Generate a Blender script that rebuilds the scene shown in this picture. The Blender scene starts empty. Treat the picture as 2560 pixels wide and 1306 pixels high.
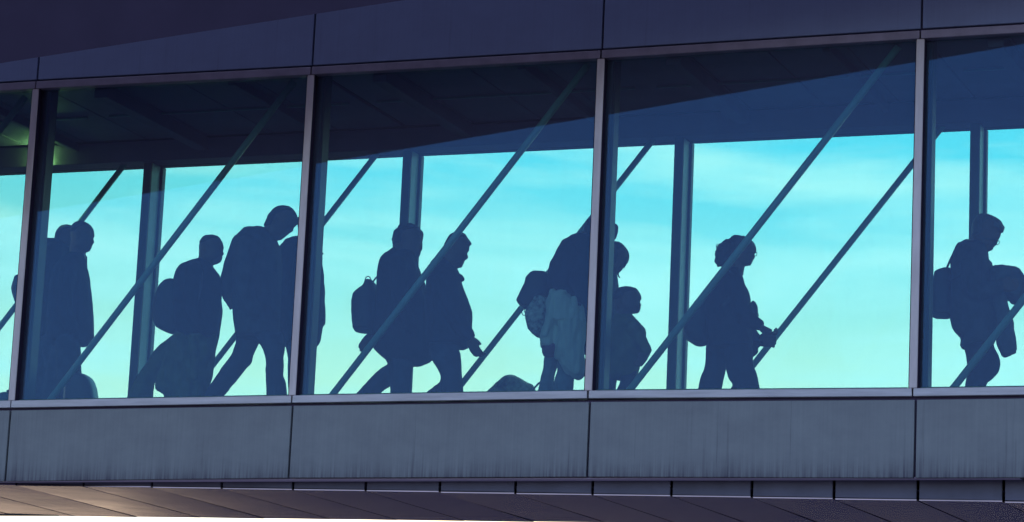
import bpy, bmesh, math, random
from mathutils import Vector, Matrix, noise
random.seed(7)
sc = bpy.context.scene
C = sc.collection
PI = math.pi
rad = math.radians

# ------------------------------------------------------------------ camera
FPX = 7272.95                                   # focal length in photograph pixels (2560 wide)
RX = Vector((0.93292473, 0.35732315, 0.04440287)).normalized()
FW = Vector((-0.35885342, 0.91253775, 0.19621181)).normalized()
UP = RX.cross(FW).normalized()
CAM = Vector((7.089578, -16.818314, -2.770791))
cd = bpy.data.cameras.new('camera'); cam = bpy.data.objects.new('camera', cd); C.objects.link(cam)
cam.matrix_world = Matrix((
    (RX.x, UP.x, -FW.x, CAM.x), (RX.y, UP.y, -FW.y, CAM.y), (RX.z, UP.z, -FW.z, CAM.z), (0, 0, 0, 1)))
cd.sensor_width = 36; cd.lens = FPX / 2560 * 36; cd.clip_start = .5; cd.clip_end = 5000
sc.camera = cam

# ------------------------------------------------------------------ world
SUN_EL, SUN_AZ = rad(64), rad(-28)              # azimuth from +Y towards +X: high behind the bridge
w = bpy.data.worlds.new('World'); sc.world = w; w.use_nodes = True
nt = w.node_tree; N = nt.nodes; L = nt.links; N.clear()
out = N.new('ShaderNodeOutputWorld'); bg = N.new('ShaderNodeBackground')
sky = N.new('ShaderNodeTexSky'); sky.sky_type = 'NISHITA'; sky.sun_disc = False
sky.sun_elevation = SUN_EL; sky.sun_rotation = SUN_AZ; sky.dust_density = 2.0; sky.air_density = 1.2
tc = N.new('ShaderNodeTexCoord')
HZ_LOW, HZ_HIGH = (31, 24.3, 17), (5.4, 18.3, 20.8)
mp = N.new('ShaderNodeMapping'); mp.inputs['Scale'].default_value = (1.3, 1.3, 8)
mp.inputs['Rotation'].default_value = (.06, .05, 0)
nz = N.new('ShaderNodeTexNoise'); nz.inputs['Scale'].default_value = 4.6; nz.inputs['Detail'].default_value = 7
nz.inputs['Roughness'].default_value = .52; nz.inputs['Distortion'].default_value = .35
cr = N.new('ShaderNodeValToRGB'); cr.color_ramp.elements[0].position = .43; cr.color_ramp.elements[1].position = .63
cr.color_ramp.elements[0].color = (0, 0, 0, 1); cr.color_ramp.elements[1].color = (1, 1, 1, 1)
tint = N.new('ShaderNodeMix'); tint.data_type = 'RGBA'; tint.blend_type = 'MULTIPLY'; tint.inputs[0].default_value = 1
SKY_TINT = (2.5, 2.5, 2.85)
tint.inputs[7].default_value = (*SKY_TINT, 1)
# bright haze on the sun's side, whiter and warmer towards the horizon; it thins out towards the far side of the sky
def wmap(lo, hi, a_, b_, smooth=True):
    q = N.new('ShaderNodeMapRange'); q.inputs['From Min'].default_value = lo; q.inputs['From Max'].default_value = hi
    q.inputs['To Min'].default_value = a_; q.inputs['To Max'].default_value = b_
    if smooth: q.interpolation_type = 'SMOOTHSTEP'
    return q
sep = N.new('ShaderNodeSeparateXYZ')
mr = wmap(.20, .75, 1, 0)
dt = N.new('ShaderNodeVectorMath'); dt.operation = 'DOT_PRODUCT'; dt.inputs[1].default_value = (-.36, .93, 0)
dm = wmap(-.15, .80, .0, 1)
fm = N.new('ShaderNodeMath'); fm.operation = 'MULTIPLY'
L.new(tc.outputs['Generated'], dt.inputs[0]); L.new(dt.outputs['Value'], dm.inputs['Value'])
hc = N.new('ShaderNodeMix'); hc.data_type = 'RGBA'
hc.inputs[6].default_value = (*HZ_LOW, 1); hc.inputs[7].default_value = (*HZ_HIGH, 1)
he = wmap(.13, .245, 0, 1); L.new(he.outputs[0], hc.inputs[0])
hz = N.new('ShaderNodeMix'); hz.data_type = 'RGBA'; L.new(hc.outputs[2], hz.inputs[7])
cl = N.new('ShaderNodeMix'); cl.data_type = 'RGBA'; cl.inputs[7].default_value = (25, 24.5, 22, 1)
cm = N.new('ShaderNodeMath'); cm.operation = 'MULTIPLY'; cm.inputs[1].default_value = .95
L.new(tc.outputs['Generated'], mp.inputs['Vector']); L.new(mp.outputs[0], nz.inputs['Vector'])
L.new(nz.outputs['Fac'], cr.inputs[0]); L.new(cr.outputs[0], cm.inputs[0])
L.new(tc.outputs['Generated'], sep.inputs[0]); L.new(sep.outputs['Z'], mr.inputs['Value']); L.new(sep.outputs['Z'], he.inputs['Value'])
L.new(sky.outputs[0], tint.inputs[6])
L.new(tint.outputs[2], hz.inputs[6]); L.new(mr.outputs[0], fm.inputs[0]); L.new(dm.outputs[0], fm.inputs[1]); L.new(fm.outputs[0], hz.inputs[0])
L.new(hz.outputs[2], cl.inputs[6]); cf = N.new('ShaderNodeMath'); cf.operation = 'MULTIPLY'; L.new(cm.outputs[0], cf.inputs[0]); L.new(dm.outputs[0], cf.inputs[1]); L.new(cf.outputs[0], cl.inputs[0])
L.new(cl.outputs[2], bg.inputs['Color'])
bg.inputs['Strength'].default_value = .10
L.new(bg.outputs[0], out.inputs[0])

sd = bpy.data.lights.new('sun', 'SUN'); sd.energy = 2.6; sd.angle = rad(.6); sd.color = (1, .94, .84)
so = bpy.data.objects.new('sun', sd); C.objects.link(so)
sdir = Vector((math.sin(SUN_AZ) * math.cos(SUN_EL), math.cos(SUN_AZ) * math.cos(SUN_EL), math.sin(SUN_EL)))
so.rotation_euler = (-sdir).to_track_quat('-Z', 'Y').to_euler(); so.location = (0, 0, 30)

vs = sc.view_settings; vs.view_transform = 'Standard'; vs.look = 'None'; vs.gamma = 1; vs.exposure = 0
vs.use_curve_mapping = False
sc.cycles.max_bounces = 10; sc.cycles.transparent_max_bounces = 24; sc.cycles.use_denoising = True
sc.cycles.caustics_reflective = False; sc.cycles.caustics_refractive = False

# ------------------------------------------------------------------ helpers
def ray(x, y):
    return (RX * ((x - 1280) / FPX) + FW - UP * ((y - 653) / FPX)).normalized()
def hit(x, y, q, n):
    """where the sight line through a photograph pixel meets the plane (q, n)"""
    v = ray(x, y); n = Vector(n)
    return CAM + v * ((Vector(q) - CAM).dot(n) / v.dot(n))
def un(x, y, d): return hit(x, y, (0, d, 0), (0, 1, 0))

def mat(name, col, rough=.6, metal=0, var=0., scale=3., stretch=(1, 1, 1), bump=0., bscale=20., spec=.5, col2=None, emit=None, aniso=0):
    m = bpy.data.materials.new(name); m.use_nodes = True
    t = m.node_tree; b = t.nodes['Principled BSDF']
    b.inputs['Base Color'].default_value = (*col, 1); b.inputs['Roughness'].default_value = rough
    b.inputs['Metallic'].default_value = metal; b.inputs['Specular IOR Level'].default_value = spec
    if emit:
        b.inputs['Emission Color'].default_value = (*emit[:3], 1); b.inputs['Emission Strength'].default_value = emit[3]
    if var or col2 or bump:
        tcn = t.nodes.new('ShaderNodeTexCoord'); mpn = t.nodes.new('ShaderNodeMapping')
        mpn.inputs['Scale'].default_value = stretch
        oi = t.nodes.new('ShaderNodeObjectInfo')
        add = t.nodes.new('ShaderNodeVectorMath'); add.operation = 'MULTIPLY_ADD'
        add.inputs[1].default_value = (13, 7, 5)
        t.links.new(oi.outputs['Random'], add.inputs[0]); t.links.new(tcn.outputs['Object'], add.inputs[2])
        t.links.new(add.outputs[0], mpn.inputs['Vector'])
    if var or col2:
        n = t.nodes.new('ShaderNodeTexNoise'); n.inputs['Scale'].default_value = scale; n.inputs['Detail'].default_value = 6
        n.inputs['Roughness'].default_value = .6
        r = t.nodes.new('ShaderNodeValToRGB'); r.color_ramp.elements[0].position = .35; r.color_ramp.elements[1].position = .65
        a = col2 or tuple(c * (1 - var) for c in col); bb = col if col2 else tuple(min(1, c * (1 + var)) for c in col)
        r.color_ramp.elements[0].color = (*a, 1); r.color_ramp.elements[1].color = (*bb, 1)
        t.links.new(mpn.outputs[0], n.inputs['Vector']); t.links.new(n.outputs['Fac'], r.inputs[0])
        t.links.new(r.outputs[0], b.inputs['Base Color'])
    if bump:
        n2 = t.nodes.new('ShaderNodeTexNoise'); n2.inputs['Scale'].default_value = bscale; n2.inputs['Detail'].default_value = 3
        bp = t.nodes.new('ShaderNodeBump'); bp.inputs['Strength'].default_value = bump; bp.inputs['Distance'].default_value = .02
        t.links.new(mpn.outputs[0], n2.inputs['Vector']); t.links.new(n2.outputs['Fac'], bp.inputs['Height'])
        t.links.new(bp.outputs[0], b.inputs['Normal'])
    return m

def panel_mat(name, col, dirt, zlo, zhi, rough=.5, metal=.0):
    """painted metal cladding with fine vertical grain, rain streaks and grime gathering along the lower edge"""
    m = bpy.data.materials.new(name); m.use_nodes = True; t = m.node_tree; b = t.nodes['Principled BSDF']
    nn = t.nodes.new; ln = t.links.new
    g = nn('ShaderNodeNewGeometry'); sp = nn('ShaderNodeSeparateXYZ'); ln(g.outputs['Position'], sp.inputs[0])
    def streak(sx, sz, detail, lo, hi, off=0):
        mpn = nn('ShaderNodeMapping'); mpn.inputs['Scale'].default_value = (sx, 1, sz); mpn.inputs['Location'].default_value = (off, 0, 0)
        n = nn('ShaderNodeTexNoise'); n.inputs['Scale'].default_value = 1; n.inputs['Detail'].default_value = detail; n.inputs['Roughness'].default_value = .65
        mrn = nn('ShaderNodeMapRange'); mrn.inputs['From Min'].default_value = lo; mrn.inputs['From Max'].default_value = hi
        ln(g.outputs['Position'], mpn.inputs[0]); ln(mpn.outputs[0], n.inputs[0]); ln(n.outputs[0], mrn.inputs['Value'])
        return mrn.outputs[0]
    fine = streak(55, 1.2, 5, .35, .7)
    wide = streak(2.2, .8, 4, .35, .68, 3)
    runs = streak(26, .7, 3, .60, .74, 9)
    blot = streak(3.5, 5, 5, .35, .7, 5)
    low = nn('ShaderNodeMapRange'); low.inputs['From Min'].default_value = zlo; low.inputs['From Max'].default_value = zlo + (zhi - zlo) * .38
    low.inputs['To Min'].default_value = 1; low.inputs['To Max'].default_value = 0; ln(sp.outputs['Z'], low.inputs['Value'])
    def mth(op, a, b_):
        q = nn('ShaderNodeMath'); q.operation = op; q.use_clamp = True
        for i, v in enumerate((a, b_)):
            if isinstance(v, (int, float)): q.inputs[i].default_value = v
            else: ln(v, q.inputs[i])
        return q.outputs[0]
    lowp = mth('MULTIPLY', low.outputs[0], low.outputs[0])
    grime = mth('MULTIPLY', mth('MULTIPLY', lowp, mth('ADD', fine, .25)), .75)
    run2 = mth('MULTIPLY', mth('MULTIPLY', runs, mth('ADD', wide, -.1)), .75)
    tot = mth('ADD', mth('ADD', grime, run2), mth('ADD', mth('MULTIPLY', fine, .13), mth('MULTIPLY', blot, .22)))
    mx = nn('ShaderNodeMix'); mx.data_type = 'RGBA'; mx.inputs[6].default_value = (*col, 1); mx.inputs[7].default_value = (*dirt, 1)
    ln(tot, mx.inputs[0]); ln(mx.outputs[2], b.inputs['Base Color'])
    b.inputs['Roughness'].default_value = rough; b.inputs['Metallic'].default_value = metal
    return m

def glass_mat(name, tr, rf, refl, run_haze=.0, haze_lift=.0):
    m = bpy.data.materials.new(name); m.use_nodes = True; t = m.node_tree; t.nodes.clear()
    nn = t.nodes.new; ln = t.links.new
    o = nn('ShaderNodeOutputMaterial'); tb = nn('ShaderNodeBsdfTransparent'); gb = nn('ShaderNodeBsdfGlossy')
    gb.inputs['Roughness'].default_value = .0; gb.inputs['Color'].default_value = (*rf, 1)
    g = nn('ShaderNodeNewGeometry')
    # faint dried rain runs on the outer face
    mpn = nn('ShaderNodeMapping'); mpn.inputs['Scale'].default_value = (30, 1, 1.3)
    n = nn('ShaderNodeTexNoise'); n.inputs['Scale'].default_value = 1; n.inputs['Detail'].default_value = 5
    ln(g.outputs['Position'], mpn.inputs[0]); ln(mpn.outputs[0], n.inputs[0])
    mx = nn('ShaderNodeMix'); mx.data_type = 'RGBA'
    mx.inputs[6].default_value = (*tr, 1); mx.inputs[7].default_value = (*[c * .998 for c in tr], 1)
    mr_ = nn('ShaderNodeMapRange'); mr_.inputs['From Min'].default_value = .42; mr_.inputs['From Max'].default_value = .68
    ln(n.outputs[0], mr_.inputs['Value']); ln(mr_.outputs[0], mx.inputs[0]); ln(mx.outputs[2], tb.inputs['Color'])
    fr = nn('ShaderNodeFresnel'); fr.inputs['IOR'].default_value = 1.5
    mu = nn('ShaderNodeMath'); mu.operation = 'MULTIPLY'; mu.inputs[1].default_value = refl / .04; mu.use_clamp = True
    ms = nn('ShaderNodeMixShader'); ln(fr.outputs[0], mu.inputs[0]); ln(mu.outputs[0], ms.inputs[0])
    ln(tb.outputs[0], ms.inputs[1]); ln(gb.outputs[0], ms.inputs[2])
    last = ms.outputs[0]
    if run_haze:
        db = nn('ShaderNodeBsdfDiffuse'); db.inputs['Color'].default_value = (.46, .38, .68, 1)
        m2 = nn('ShaderNodeMixShader'); q = nn('ShaderNodeMath'); q.operation = 'MULTIPLY_ADD'; q.inputs[1].default_value = run_haze; q.inputs[2].default_value = haze_lift  # even haze mixed into the glass to lift the dark interior, plus rain runs
        ln(mr_.outputs[0], q.inputs[0]); ln(q.outputs[0], m2.inputs[0]); ln(last, m2.inputs[1]); ln(db.outputs[0], m2.inputs[2]); last = m2.outputs[0]
    ln(last, o.inputs[0])
    return m

def link(name, me, m, parent=None, smooth=False):
    if m: me.materials.append(m)
    o = bpy.data.objects.new(name, me); C.objects.link(o)
    if parent: o.parent = parent
    if smooth: me.polygons.foreach_set('use_smooth', [True] * len(me.polygons))
    return o
def mesh(name, v, f):
    me = bpy.data.meshes.new(name); me.from_pydata([tuple(p) for p in v], [], f); me.update()
    return me
def tag(o, label=None, cat=None, group=None, kind=None):
    for k, v in (('label', label), ('category', cat), ('group', group), ('kind', kind)):
        if v: o[k] = v
    return o
def empty(name, loc, label, cat, group=None):
    o = bpy.data.objects.new(name, None); C.objects.link(o); o.location = loc; o.empty_display_size = .2
    return tag(o, label, cat, group)
def bevel(me, wdt, seg=1):
    bm = bmesh.new(); bm.from_mesh(me)
    bmesh.ops.recalc_face_normals(bm, faces=bm.faces)
    bmesh.ops.bevel(bm, geom=bm.edges[:], offset=wdt, segments=seg, affect='EDGES', profile=.5)
    bm.to_mesh(me); bm.free(); return me
HEX = [(0, 3, 2, 1), (4, 5, 6, 7), (0, 1, 5, 4), (1, 2, 6, 5), (2, 3, 7, 6), (3, 0, 4, 7)]
def hexa(name, pts, m, parent, bev=.003):
    """eight corners: bottom ring then top ring"""
    me = mesh(name, pts, HEX)
    if bev: bevel(me, bev)
    return link(name, me, m, parent)
def box(name, x0, x1, y0, y1, z0, z1, m, parent, bev=.003):
    return hexa(name, [(x0, y0, z0), (x1, y0, z0), (x1, y1, z0), (x0, y1, z0), (x0, y0, z1), (x1, y0, z1), (x1, y1, z1), (x0, y1, z1)], m, parent, bev)
def bay_box(name, x0, x1, y0, y1, zb0, zb1, zt0, zt1, m, parent, bev=.003):
    """box between two stations whose bottom and top may run at a slope"""
    return hexa(name, [(x0, y0, zb0), (x1, y0, zb1), (x1, y1, zb1), (x0, y1, zb0), (x0, y0, zt0), (x1, y0, zt1), (x1, y1, zt1), (x0, y1, zt0)], m, parent, bev)
def tube(name, a, b, r, m, parent, seg=20):
    a = Vector(a); b = Vector(b); d = (b - a).normalized()
    u = d.cross(Vector((0, 1, 0))).normalized(); v_ = d.cross(u)
    V = []; F = []
    for p in (a, b):
        for k in range(seg):
            t = 2 * PI * k / seg; V.append(p + u * math.cos(t) * r + v_ * math.sin(t) * r)
    for k in range(seg): F.append((k, (k + 1) % seg, seg + (k + 1) % seg, seg + k))
    F.append(tuple(range(seg))[::-1]); F.append(tuple(range(seg, 2 * seg)))
    o = link(name, mesh(name, V, F), m, parent)
    for p in o.data.polygons: p.use_smooth = len(p.vertices) == 4
    return o

# ------------------------------------------------------------------ materials
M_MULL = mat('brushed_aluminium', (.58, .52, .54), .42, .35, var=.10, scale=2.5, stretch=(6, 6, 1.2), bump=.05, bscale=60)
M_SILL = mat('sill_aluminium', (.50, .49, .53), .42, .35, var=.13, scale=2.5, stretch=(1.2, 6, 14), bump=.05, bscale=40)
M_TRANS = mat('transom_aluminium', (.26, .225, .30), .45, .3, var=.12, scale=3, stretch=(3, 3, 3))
M_PANEL = panel_mat('slate_cladding', (.245, .275, .290), (.065, .062, .095), -.54, -.06, rough=.55)
M_UPPER = panel_mat('upper_cladding', (.20, .25, .42), (.13, .14, .24), 1.0, 2.2, rough=.5)
M_STRIP = mat('strip_cladding', (.12, .12, .18), .5, .2, var=.15, scale=3)
M_SOFFIT = mat('soffit_metal', (.30, .245, .31), .085, .92, var=.12, scale=2.2, bump=.05, bscale=1.1)
M_JOINT = mat('joint_gasket', (.11, .085, .16), .9, spec=.1)
M_SHADE_BACK = mat('shade_and_backing_dark', (.03, .024, .05), .9, spec=.1)  # dark tone for mullion side shade and for the soffit backing
M_BEAD = mat('glazing_bead', (.03, .11, .13), .5)
M_RECESS = mat('recess_metal', (.8, .7, .95), .8)
M_CEIL = mat('interior_ceiling', (.26, .22, .34), .6, var=.12, scale=2)
M_BEAM = mat('interior_beam', (.23, .19, .30), .6, var=.1)
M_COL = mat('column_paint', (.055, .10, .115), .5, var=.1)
M_FLANGE_LIT = mat('flange_lit_side', (.07, .11, .12), .5, var=.1)  # column colour lightened to stand for its lit side face
M_COL_LIT = mat('column_lit_side', (.50, .80, .76), .45, var=.15, stretch=(1, 1, .6))  # column colour raised so the web's side looks lit
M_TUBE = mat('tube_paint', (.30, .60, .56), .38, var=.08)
M_FLOOR = mat('floor_vinyl', (.09, .09, .11), .5, var=.1)
M_ROOF = mat('roof_sheet', (.12, .12, .14), .7, var=.1)
M_DARK = mat('dark_fascia', (.054, .042, .080), .85, var=.06, spec=.1)
M_TRACK = mat('track_metal', (.20, .36, .36), .3, .6)
M_LAMP = mat('warm_light', (.9, .8, .5), .5, emit=(.50, 1.0, .22, 70))
M_GLASS = glass_mat('teal_tinted_glass', (.665, .845, .85), (.20, .50, .98), .045, run_haze=.004, haze_lift=.070)
M_GLASSF = glass_mat('rear_tinted_glass', (.665, .845, .85), (.3, .7, .9), .03)
M_SOFFIT_GLOW = mat('soffit_glow_ground', (.80, .57, .34), .95, spec=0.0, var=.22, scale=.09, bump=.1, bscale=3)
M_SOFFIT_DARK = mat('soffit_dark_ground', (.011, .012, .028), .95, spec=0.0)
M_ASPHALT = mat('asphalt', (.06, .06, .075), .95, spec=0.0, var=.2, scale=.5)

# ------------------------------------------------------------------ the bridge
S = 2.0534
mx_top = {1: (88.8, 222.5), 2: (776.9, 187.3), 3: (1502, 146.5), 4: (2301, 97.4)}
mx_bot = {1: (27.8, 1001.9), 2: (729.5, 989), 3: (1470, 977), 4: (2282, 971)}
pj_top = {1: (25.7, 1026.2), 2: (730.9, 1014.8), 3: (1474.2, 1005), 4: (2289, 999.7)}
pj_bot = {1: (13.2, 1203.7), 2: (721.6, 1195.2), 3: (1468.6, 1192.6), 4: (2286.9, 1195.2)}
top = {}; bot = {}; jt = {}; jb = {}
for i in range(1, 5):
    top[i] = un(*mx_top[i], 0); bot[i] = un(*mx_bot[i], 0); jt[i] = un(*pj_top[i], 0); jb[i] = un(*pj_bot[i], 0)
for i in (0, -1):
    for D_ in (top, bot, jt, jb): D_[i] = D_[1] + Vector((S * (i - 1), 0, 0))
for i in (5, 6):
    for D_ in (top, bot, jt, jb): D_[i] = D_[4] + Vector((S * (i - 4), 0, 0))
W = 1.77
X0, X1 = bot[-1].x, bot[6].x
def floor_z(x): return -.375 - .017 * x
def soff_front(x): return -.5445 - .0172 * (x + 3.09)
def soff_rear(x): return -.566 - .0085 * (x + 3.137)

bridge = empty('glass_footbridge', (0, W / 2, -.6), 'long enclosed footbridge of teal tinted glass panes between aluminium mullions with slate metal cladding', 'footbridge')
bridge_inv = Vector(bridge.location)
def P(o):
    o.parent = bridge; o.matrix_parent_inverse = Matrix.Translation(-bridge_inv); return o
B = None
for i in range(-1, 7):
    a, b = bot[i], top[i]
    hw = .0245
    P(hexa('mullion', [(a.x - hw, 0, a.z), (a.x + hw, 0, a.z), (a.x + hw, .05, a.z), (a.x - hw, .05, a.z),
                       (b.x - hw, 0, b.z), (b.x + hw, 0, b.z), (b.x + hw, .05, b.z), (b.x - hw, .05, b.z)], M_MULL, B, .004))
    for sg in (-1, 1):  # dark strips standing in for shade on the mullion's side faces
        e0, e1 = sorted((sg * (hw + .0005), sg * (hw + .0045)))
        P(hexa('shade_strip', [(a.x + e0, .006, a.z), (a.x + e1, .006, a.z), (a.x + e1, .047, a.z), (a.x + e0, .047, a.z),
                          (b.x + e0, .006, b.z), (b.x + e1, .006, b.z), (b.x + e1, .047, b.z), (b.x + e0, .047, b.z)], M_SHADE_BACK, B, 0))
    xc = a.x + .012
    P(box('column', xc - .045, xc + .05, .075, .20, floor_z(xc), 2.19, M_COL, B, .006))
    P(box('column_flange', xc + .0505, xc + .058, .09, .19, floor_z(xc), 2.188, M_FLANGE_LIT, B, .002))
    # rear frame: inner post, web coloured paler as if lit, outer mullion
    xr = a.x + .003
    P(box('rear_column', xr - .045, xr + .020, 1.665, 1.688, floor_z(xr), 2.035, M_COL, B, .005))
    P(box('rear_web', xr - .03, xr + .018, 1.6905, 1.815, floor_z(xr), 2.035, M_COL_LIT, B, .002))
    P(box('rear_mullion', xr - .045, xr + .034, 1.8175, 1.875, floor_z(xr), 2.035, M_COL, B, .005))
SILL = .049
for i in range(-1, 6):
    j = i + 1
    g = .0035 if j != 3 and i != 3 else .006
    ax, bx = bot[i].x + g, bot[j].x - g
    # sill rail and transom rail, one length per bay
    P(bay_box('sill', ax, bx, -.004, .10, bot[i].z - SILL, bot[j].z - SILL, bot[i].z - .0005, bot[j].z - .0005, M_SILL, B))
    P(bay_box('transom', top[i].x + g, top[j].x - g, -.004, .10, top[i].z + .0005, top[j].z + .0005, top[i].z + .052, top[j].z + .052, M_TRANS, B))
    P(bay_box('glazing_bead', ax + .035, bx - .035, .040, .046, bot[i].z - .003, bot[j].z - .003, bot[i].z + .013, bot[j].z + .013, M_BEAD, B, .001))
    # lower cladding panel
    P(bay_box('wall_panel', jt[i].x + .007, jt[j].x - .007, .002, .03, jb[i].z, jb[j].z, jt[i].z, jt[j].z, M_PANEL, B))
    # upper cladding panel
    P(bay_box('fascia_panel', top[i].x + .012, top[j].x - .002, .002, .03, top[i].z + .066, top[j].z + .066, top[i].z + 1.15, top[j].z + 1.15, M_UPPER, B))
    # panes, each a little out of line with its neighbours
    tilt = {0: .003, 1: .0, 2: -.002, 3: .002, 4: .004}.get(i, 0)
    me = mesh('window_pane', [(bot[i].x, .052 + tilt, bot[i].z - .01), (bot[j].x, .052 - tilt, bot[j].z - .01), (bot[j].x, .060 - tilt, bot[j].z - .01), (bot[i].x, .060 + tilt, bot[i].z - .01),
                              (top[i].x, .052 + tilt, top[i].z + .01), (top[j].x, .052 - tilt, top[j].z + .01), (top[j].x, .060 - tilt, top[j].z + .01), (top[i].x, .060 + tilt, top[i].z + .01)], HEX)
    P(link('window_pane', me, M_GLASS, B))
    P(box('rear_pane', bot[i].x + .034, bot[j].x - .046, 1.826, 1.834, floor_z(0) + .2, 2.037, M_GLASSF, B, 0))
    # ceiling lining: four boards a bay with open joints
    for k in range(4):
        x0 = bot[i].x + S * k / 4; x1 = x0 + S / 4
        P(box('ceiling_panel', x0 + .006, x1 - .006, .105, 1.60, 2.196, 2.215, M_CEIL, B, .002))
    # cross beam at the node of every truss panel
    P(box('ceiling_beam', bot[i].x + .40, bot[i].x + .50, .105, 1.655, 2.10, 2.193, M_BEAM, B, .004))
    P(box('ceiling_beam', bot[i].x + 1.42, bot[i].x + 1.47, .105, 1.655, 2.135, 2.193, M_BEAM, B, .004))
    P(box('ceiling_track', bot[i].x + .08, bot[i].x + S - .10, .885, .905, 2.178, 2.194, M_TRACK, B, .001))
    # diagonal tubes of the near and rear truss
    za, zb = floor_z(bot[i].x) + .02, 2.15
    xb = bot[i].x + .222
    sl = 1.272
    P(tube('diagonal_tube', (xb + (za - .025) / sl, .14 + 0, za), (xb + (zb - .025) / sl, .14, zb), .0225, M_TUBE, B))
    xb2 = bot[i].x + .205
    P(tube('rear_diagonal_tube', (xb2 + (za - .025) / 1.26, 1.74, za), (xb2 + (2.05 - .025) / 1.26, 1.74, 2.05), .0215, M_TUBE, B))
    sb0, sb1 = [max(soff_front(q), soff_rear(q)) + .016 for q in (bot[i].x, bot[j].x)]
    P(bay_box('soffit_backing', bot[i].x, bot[j].x, .172, 1.872, sb0, sb1, sb0 + .01, sb1 + .01, M_SHADE_BACK, B, 0))
    P(bay_box('rear_trim', bot[i].x, bot[j].x, 1.8755, 1.881, soff_rear(bot[i].x) + .002, soff_rear(bot[j].x) + .002, sb0 + .03, sb1 + .03, M_SHADE_BACK, B, 0))
    # soffit boards and the recessed strip above them, four a bay
    for k in range(4):
        x0 = -3.093 + (i - 1) * 2.058 + k * .5145; x1 = x0 + .5145
        P(bay_box('strip_panel', x0 + .009, x1 - .009, .15, .17, soff_front(x0), soff_front(x1), -.500, -.500, M_STRIP, B, .002))
        f0, f1, r0, r1 = soff_front(x0), soff_front(x1), soff_rear(x0), soff_rear(x1)
        e = .0075
        dz = random.uniform(-.0016, .0016)
        sl_ = ((f1 - f0) + (r1 - r0)) / 4; fm_, rm_ = (f0 + f1) / 2, (r0 + r1) / 2 + .012
        f0, f1, r0, r1 = fm_ - sl_, fm_ + sl_, rm_ - sl_, rm_ + sl_
        me = mesh('soffit_panel', [(x0 + e, .152, f0 - .012 + dz), (x1 - e, .152, f1 - .012 + dz), (x1 - e, 1.875, r1 - .012 - dz), (x0 + e, 1.875, r0 - .012 - dz),
                                   (x0 + e, .152, f0 - .002 + dz), (x1 - e, .152, f1 - .002 + dz), (x1 - e, 1.875, r1 - .002 - dz), (x0 + e, 1.875, r0 - .002 - dz)], HEX)
        bevel(me, .0015); P(link('soffit_panel', me, M_SOFFIT, B))
# long members
P(box('ceiling_header', X0, X1, 1.64, 1.80, 2.0385, 2.193, M_BEAM, B, .004))
P(box('rear_header', X0, X1, 1.803, 1.88, 2.0385, 2.428, M_COL, B, .004))
P(box('front_header', X0, X1, .054, .104, 2.205, 2.42, M_BEAM, B, .004))
P(box('roof', X0, X1, .04, 1.92, 2.43, 3.32, M_ROOF, B, .01))
me = mesh('floor', [(X0, .04, floor_z(X0) - .10), (X1, .04, floor_z(X1) - .10), (X1, 1.90, floor_z(X1) - .10), (X0, 1.90, floor_z(X0) - .10),
                    (X0, .04, floor_z(X0)), (X1, .04, floor_z(X1)), (X1, 1.90, floor_z(X1)), (X0, 1.90, floor_z(X0))], HEX)
P(link('floor', me, M_FLOOR, B))
P(box('wall_backing', X0, X1, .034, .037, -.53, .0 - SILL, M_JOINT, B, 0))
P(box('fascia_backing', X0, X1, .034, .038, 2.19, 3.30, M_JOINT, B, 0))
P(box('recess_backing', X0, X1, .037, .15, -.538, -.533, M_RECESS, B, 0))
P(box('rear_sill', X0, X1, 1.80, 1.88, -.56, -.15, M_COL, B, .003))
# warm tube lamp glowing on the ceiling at the left end
P(box('light_strip', -4.04, -3.92, 1.598, 1.628, 2.060, 2.085, M_LAMP, B, .002))

# ------------------------------------------------------------------ dark roof edge hanging in front of the facade
a = un(0, 161, -1.56); b = un(1030, 0, -1.43)
dv = (b - a) / (b.x - a.x)
def edge(x): return a + dv * (x - a.x)
pts = []
for (zoff, lst) in ((0, 0), (3.2, 0)):
    for (xx, th) in ((-9, 0), (9, 0), (9, .17), (-9, .17)):
        q = edge(xx); pts.append((q.x, q.y - th, q.z + zoff + (.75 if th and not zoff else 0)))
# outer face first for winding
canopy = hexa('roof_edge', pts, M_DARK, None, .006)
tag(canopy, 'dark sloping roof edge crossing the top left corner in front of the glass footbridge', 'roof edge')

# ------------------------------------------------------------------ ground
GZ = -4.4
g = link('ground', mesh('ground', [(-1500, -1500, GZ), (1500, -1500, GZ), (1500, 3000, GZ), (-1500, 3000, GZ)], [(0, 1, 2, 3)]), M_ASPHALT); tag(g, kind='structure')
g2 = link('soffit_glow_patch', mesh('soffit_glow_patch', [(-900, 14, GZ + .03), (-37.5, 14, GZ + .03), (-22.5, 36, GZ + .03), (-30, 64, GZ + .03), (-90, 900, GZ + .03), (-900, 900, GZ + .03)], [(0, 1, 2, 3, 4, 5)]), M_SOFFIT_GLOW); tag(g2, kind='structure')  # unseen ground added, outlined and coloured to warm the soffit's reflection
g3 = link('soffit_dark_patch', mesh('soffit_dark_patch', [(-37.3, 14, GZ + .06), (400, 14, GZ + .06), (400, 900, GZ + .06), (-89.5, 900, GZ + .06), (-29.8, 64, GZ + .06), (-22.3, 36, GZ + .06)], [(0, 1, 2, 3, 4, 5)]), M_SOFFIT_DARK); tag(g3, kind='structure')  # unseen ground added to keep the rest of the soffit's reflection dark
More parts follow.
